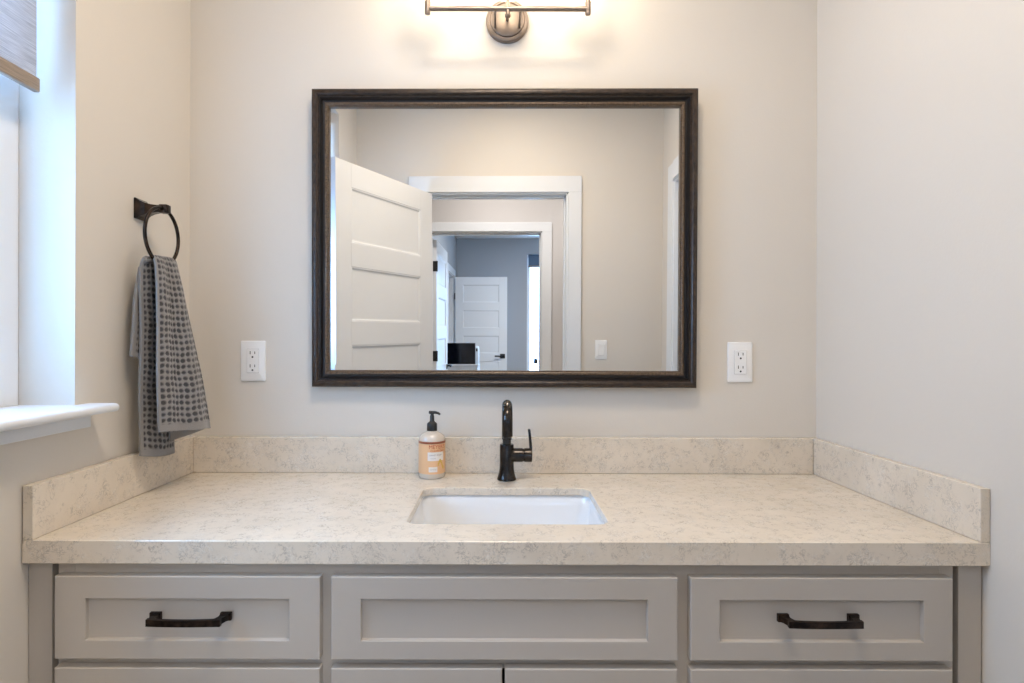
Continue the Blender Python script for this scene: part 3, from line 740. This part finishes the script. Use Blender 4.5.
# towel: sheets defined by left and right edge curves, waffle relief modelled in the mesh
def pix(x, y, X):
    """point at distance X from the room axis that the photograph shows at x, y"""
    d = X*F/(x-500.0); return Vector((X, d-CAMD, CAMZ-(y-343.0)*d/F))
def curve(pts, t):
    n = len(pts)-1; f = min(max(t, 0), 1)*n; i = min(int(f), n-1); u = f-i
    p0, p1, p2, p3 = pts[max(i-1, 0)], pts[i], pts[i+1], pts[min(i+2, n)]
    return .5*((2*p1)+(p2-p0)*u+(2*p0-5*p1+4*p2-p3)*u*u+(3*p1-p0-3*p2+p3)*u**3)
PITCH = .0145
tow_verts, tow_faces, tow_pit_shade = [], [], []
def sheet(Ls, Rs, nu, nv, fold, width, length, hem0=.0, hem1=.018, side=1, thick=.0045, edge=.007, wf=1.0, edger=None):
    base = len(tow_verts); G = []
    mid = [(curve(Ls, q/400)+curve(Rs, q/400))/2 for q in range(401)]; acc = [0.0]
    for p, q in zip(mid, mid[1:]): acc.append(acc[-1]+(q-p).length)
    length = acc[-1]; qi = 0
    for j in range(nv+1):
        while qi < 399 and acc[qi+1] < j/nv*length: qi += 1
        t = min(1, (qi+(j/nv*length-acc[qi])/max(1e-9, acc[qi+1]-acc[qi]))/400); a, c = curve(Ls, t), curve(Rs, t); row = []
        for i_ in range(nu+1):
            s = i_/nu; p = a.lerp(c, s)+fold(s, t); row.append(p)
        G.append(row)
    out = {}
    for lay in (0, 1):
        for j in range(nv+1):
            for i_ in range(nu+1):
                du = G[j][min(i_+1, nu)]-G[j][max(i_-1, 0)]; dv = G[min(j+1, nv)][i_]-G[max(j-1, 0)][i_]
                n = du.cross(dv); n = n.normalized()*side if n.length > 1e-9 else Vector((1, 0, 0))
                u = i_/nu*width; vv = j/nv*length
                flat = (u < edge) or (u > width-(edge if edger is None else edger)) or (vv > length-hem1) or (vv < hem0)
                if flat: hgt, yv = .0022, 1.0
                else:
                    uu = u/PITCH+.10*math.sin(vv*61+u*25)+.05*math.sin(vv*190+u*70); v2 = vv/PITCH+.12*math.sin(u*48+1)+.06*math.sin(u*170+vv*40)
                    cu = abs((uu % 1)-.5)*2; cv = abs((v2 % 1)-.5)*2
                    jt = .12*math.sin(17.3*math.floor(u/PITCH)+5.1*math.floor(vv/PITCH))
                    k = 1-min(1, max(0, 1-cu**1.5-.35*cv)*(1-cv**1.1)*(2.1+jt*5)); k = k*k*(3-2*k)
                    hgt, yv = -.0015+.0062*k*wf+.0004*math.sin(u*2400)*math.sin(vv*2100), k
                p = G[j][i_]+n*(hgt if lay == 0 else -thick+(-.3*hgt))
                out[lay, j, i_] = len(tow_verts); tow_verts.append(p); tow_pit_shade.append(yv)
    for lay in (0, 1):
        for j in range(nv):
            for i_ in range(nu):
                q = [out[lay, j, i_], out[lay, j, i_+1], out[lay, j+1, i_+1], out[lay, j+1, i_]]
                tow_faces.append(q if lay == 0 else q[::-1])
    rim = [(0, i_) for i_ in range(nu)]+[(j, nu) for j in range(nv)]+[(nv, i_) for i_ in range(nu, 0, -1)]+[(j, 0) for j in range(nv, 0, -1)]
    for k in range(len(rim)):
        p, q = rim[k], rim[(k+1) % len(rim)]
        tow_faces.append([out[(0,)+p], out[(1,)+p], out[(1,)+q], out[(0,)+q]])
# front sheet: over the ring and down in front, fanning into the room
A_L = [pix(150, 266, -.835), pix(152, 258, -.817), pix(154, 275, -.803), pix(155, 325, -.797), pix(155, 380, -.792), pix(157, 433, -.790)]
A_R = [pix(171, 268, -.835), pix(174, 262, -.817), pix(180, 282, -.800), pix(190, 326, -.780), pix(202, 378, -.758), pix(211, 429, -.740)]
def foldA(s, t):
    k = min(1, t*2.2); return Vector((.012*k*math.sin(s*PI)+.0045*k*math.sin(s*3.4*PI+.9), .003*math.sin(s*3*PI)*k, 0))
sheet(A_L, A_R, 120, 300, foldA, .160, .385, hem0=0, edge=.005, edger=-1)
# rear sheet: between ring and wall, longer, shows left of and below the front sheet
B_L = [pix(146, 262, -.819), pix(143, 259, -.826), pix(139, 275, -.836), pix(140, 330, -.838), pix(139, 390, -.838), pix(140, 457, -.838)]
B_R = [pix(160, 262, -.819), pix(162, 260, -.826), pix(165, 275, -.838), pix(169, 330, -.838), pix(171, 390, -.832), pix(173, 454, -.826)]
def foldB(s, t):
    k = min(1, max(0, t-.15)*3); return Vector((.016*k*math.sin(s*PI)*(1-.4*t), 0, -.004*math.sin(s*PI)*t))
sheet(B_L, B_R, 96, 330, foldB, .120, .46, hem1=.016)
# short flap tucked behind on the left
C_L = [pix(139, 268, -.842), pix(134, 300, -.848), pix(132, 330, -.850), pix(130, 357, -.850)]
C_R = [pix(150, 262, -.846), pix(148, 300, -.854), pix(146, 330, -.856), pix(142, 362, -.857)]
sheet(C_L, C_R, 40, 150, lambda s, t: Vector((.004*math.sin(s*PI)*t, 0, 0)), .055, .21, hem1=.008, edge=.010)
# inner layer behind the front sheet, dark underside visible at its hem
D_L = [pix(160, 280, -.812), pix(162, 340, -.815), pix(166, 395, -.815), pix(170, 441, -.815)]
D_R = [pix(176, 280, -.812), pix(186, 335, -.800), pix(196, 385, -.785), pix(205, 429, -.770)]
sheet(D_L, D_R, 70, 200, lambda s, t: Vector((.006*math.sin(s*PI)*t, 0, 0)), .11, .33, hem1=.02, wf=.5)
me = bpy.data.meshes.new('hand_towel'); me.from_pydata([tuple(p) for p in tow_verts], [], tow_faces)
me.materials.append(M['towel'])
at_ = me.attributes.new('pit_shade', 'FLOAT', 'POINT'); at_.data.foreach_set('value', tow_pit_shade)
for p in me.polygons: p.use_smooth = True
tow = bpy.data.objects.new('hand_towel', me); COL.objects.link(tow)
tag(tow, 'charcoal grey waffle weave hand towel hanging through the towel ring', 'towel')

# ------------------------------------------------------------------ bedroom furniture seen through both doorways
def Yd(d): return -(d-1.567)
dy0, dy1 = Yd(6.95), Yd(6.50)
dr = thing('low_cabinet', 'white low cabinet under the black monitor in the distant room', 'cabinet', (-.575, (dy0+dy1)/2, 0))
b = B(); hw, hd_ = .225, .225
box(b, -hw, hw, -hd_, hd_, .06, .862, .002); box(b, -hw+.02, hw-.02, -hd_+.02, hd_-.03, 0, .06); finish(b, 'body', M['white'], dr)
b = B(); box(b, -hw-.012, hw+.012, -hd_, hd_+.015, .8625, .8885, .003); finish(b, 'top', M['white'], dr)
for k, x in enumerate((-.112, .112)):
    b = B(); box(b, x-.108, x+.108, hd_+.0005, hd_+.018, .075, .855, .002); q = finish(b, 'cabinet_door', M['white'], dr)
    b = B(); box(b, x-(.09 if k else -.09)-.005, x-(.09 if k else -.09)+.005, hd_+.018, hd_+.032, .55, .67, .002); finish(b, 'handle', M['black'], q)
mo = thing('monitor', 'small black screen with a pale blue-white unit behind it, in the distant room', 'monitor', (-.558, Yd(6.62), .889))
b = B(); box(b, -.190, .175, -.008, .008, .010, .268, .004); finish(b, 'bezel', M['blackpl'], mo)
b = B(); box(b, -.183, .168, .0082, .0092, .017, .260); finish(b, 'screen', M['screen'], mo)
b = B(); box(b, -.05, .215, -.10, -.0082, 0, .228, .010); box(b, .06, .10, -.06, -.03, .228, .278, .004); finish(b, 'rear_unit', M['sidewhite'], mo, 35)
b = B(); box(b, .182, .200, -.0083, -.004, .17, .205, .002); finish(b, 'dark_button', M['black'], mo)
b = B(); box(b, -.09, .09, -.04, .04, 0, .012, .003); finish(b, 'stand_foot', M['sidewhite'], mo)
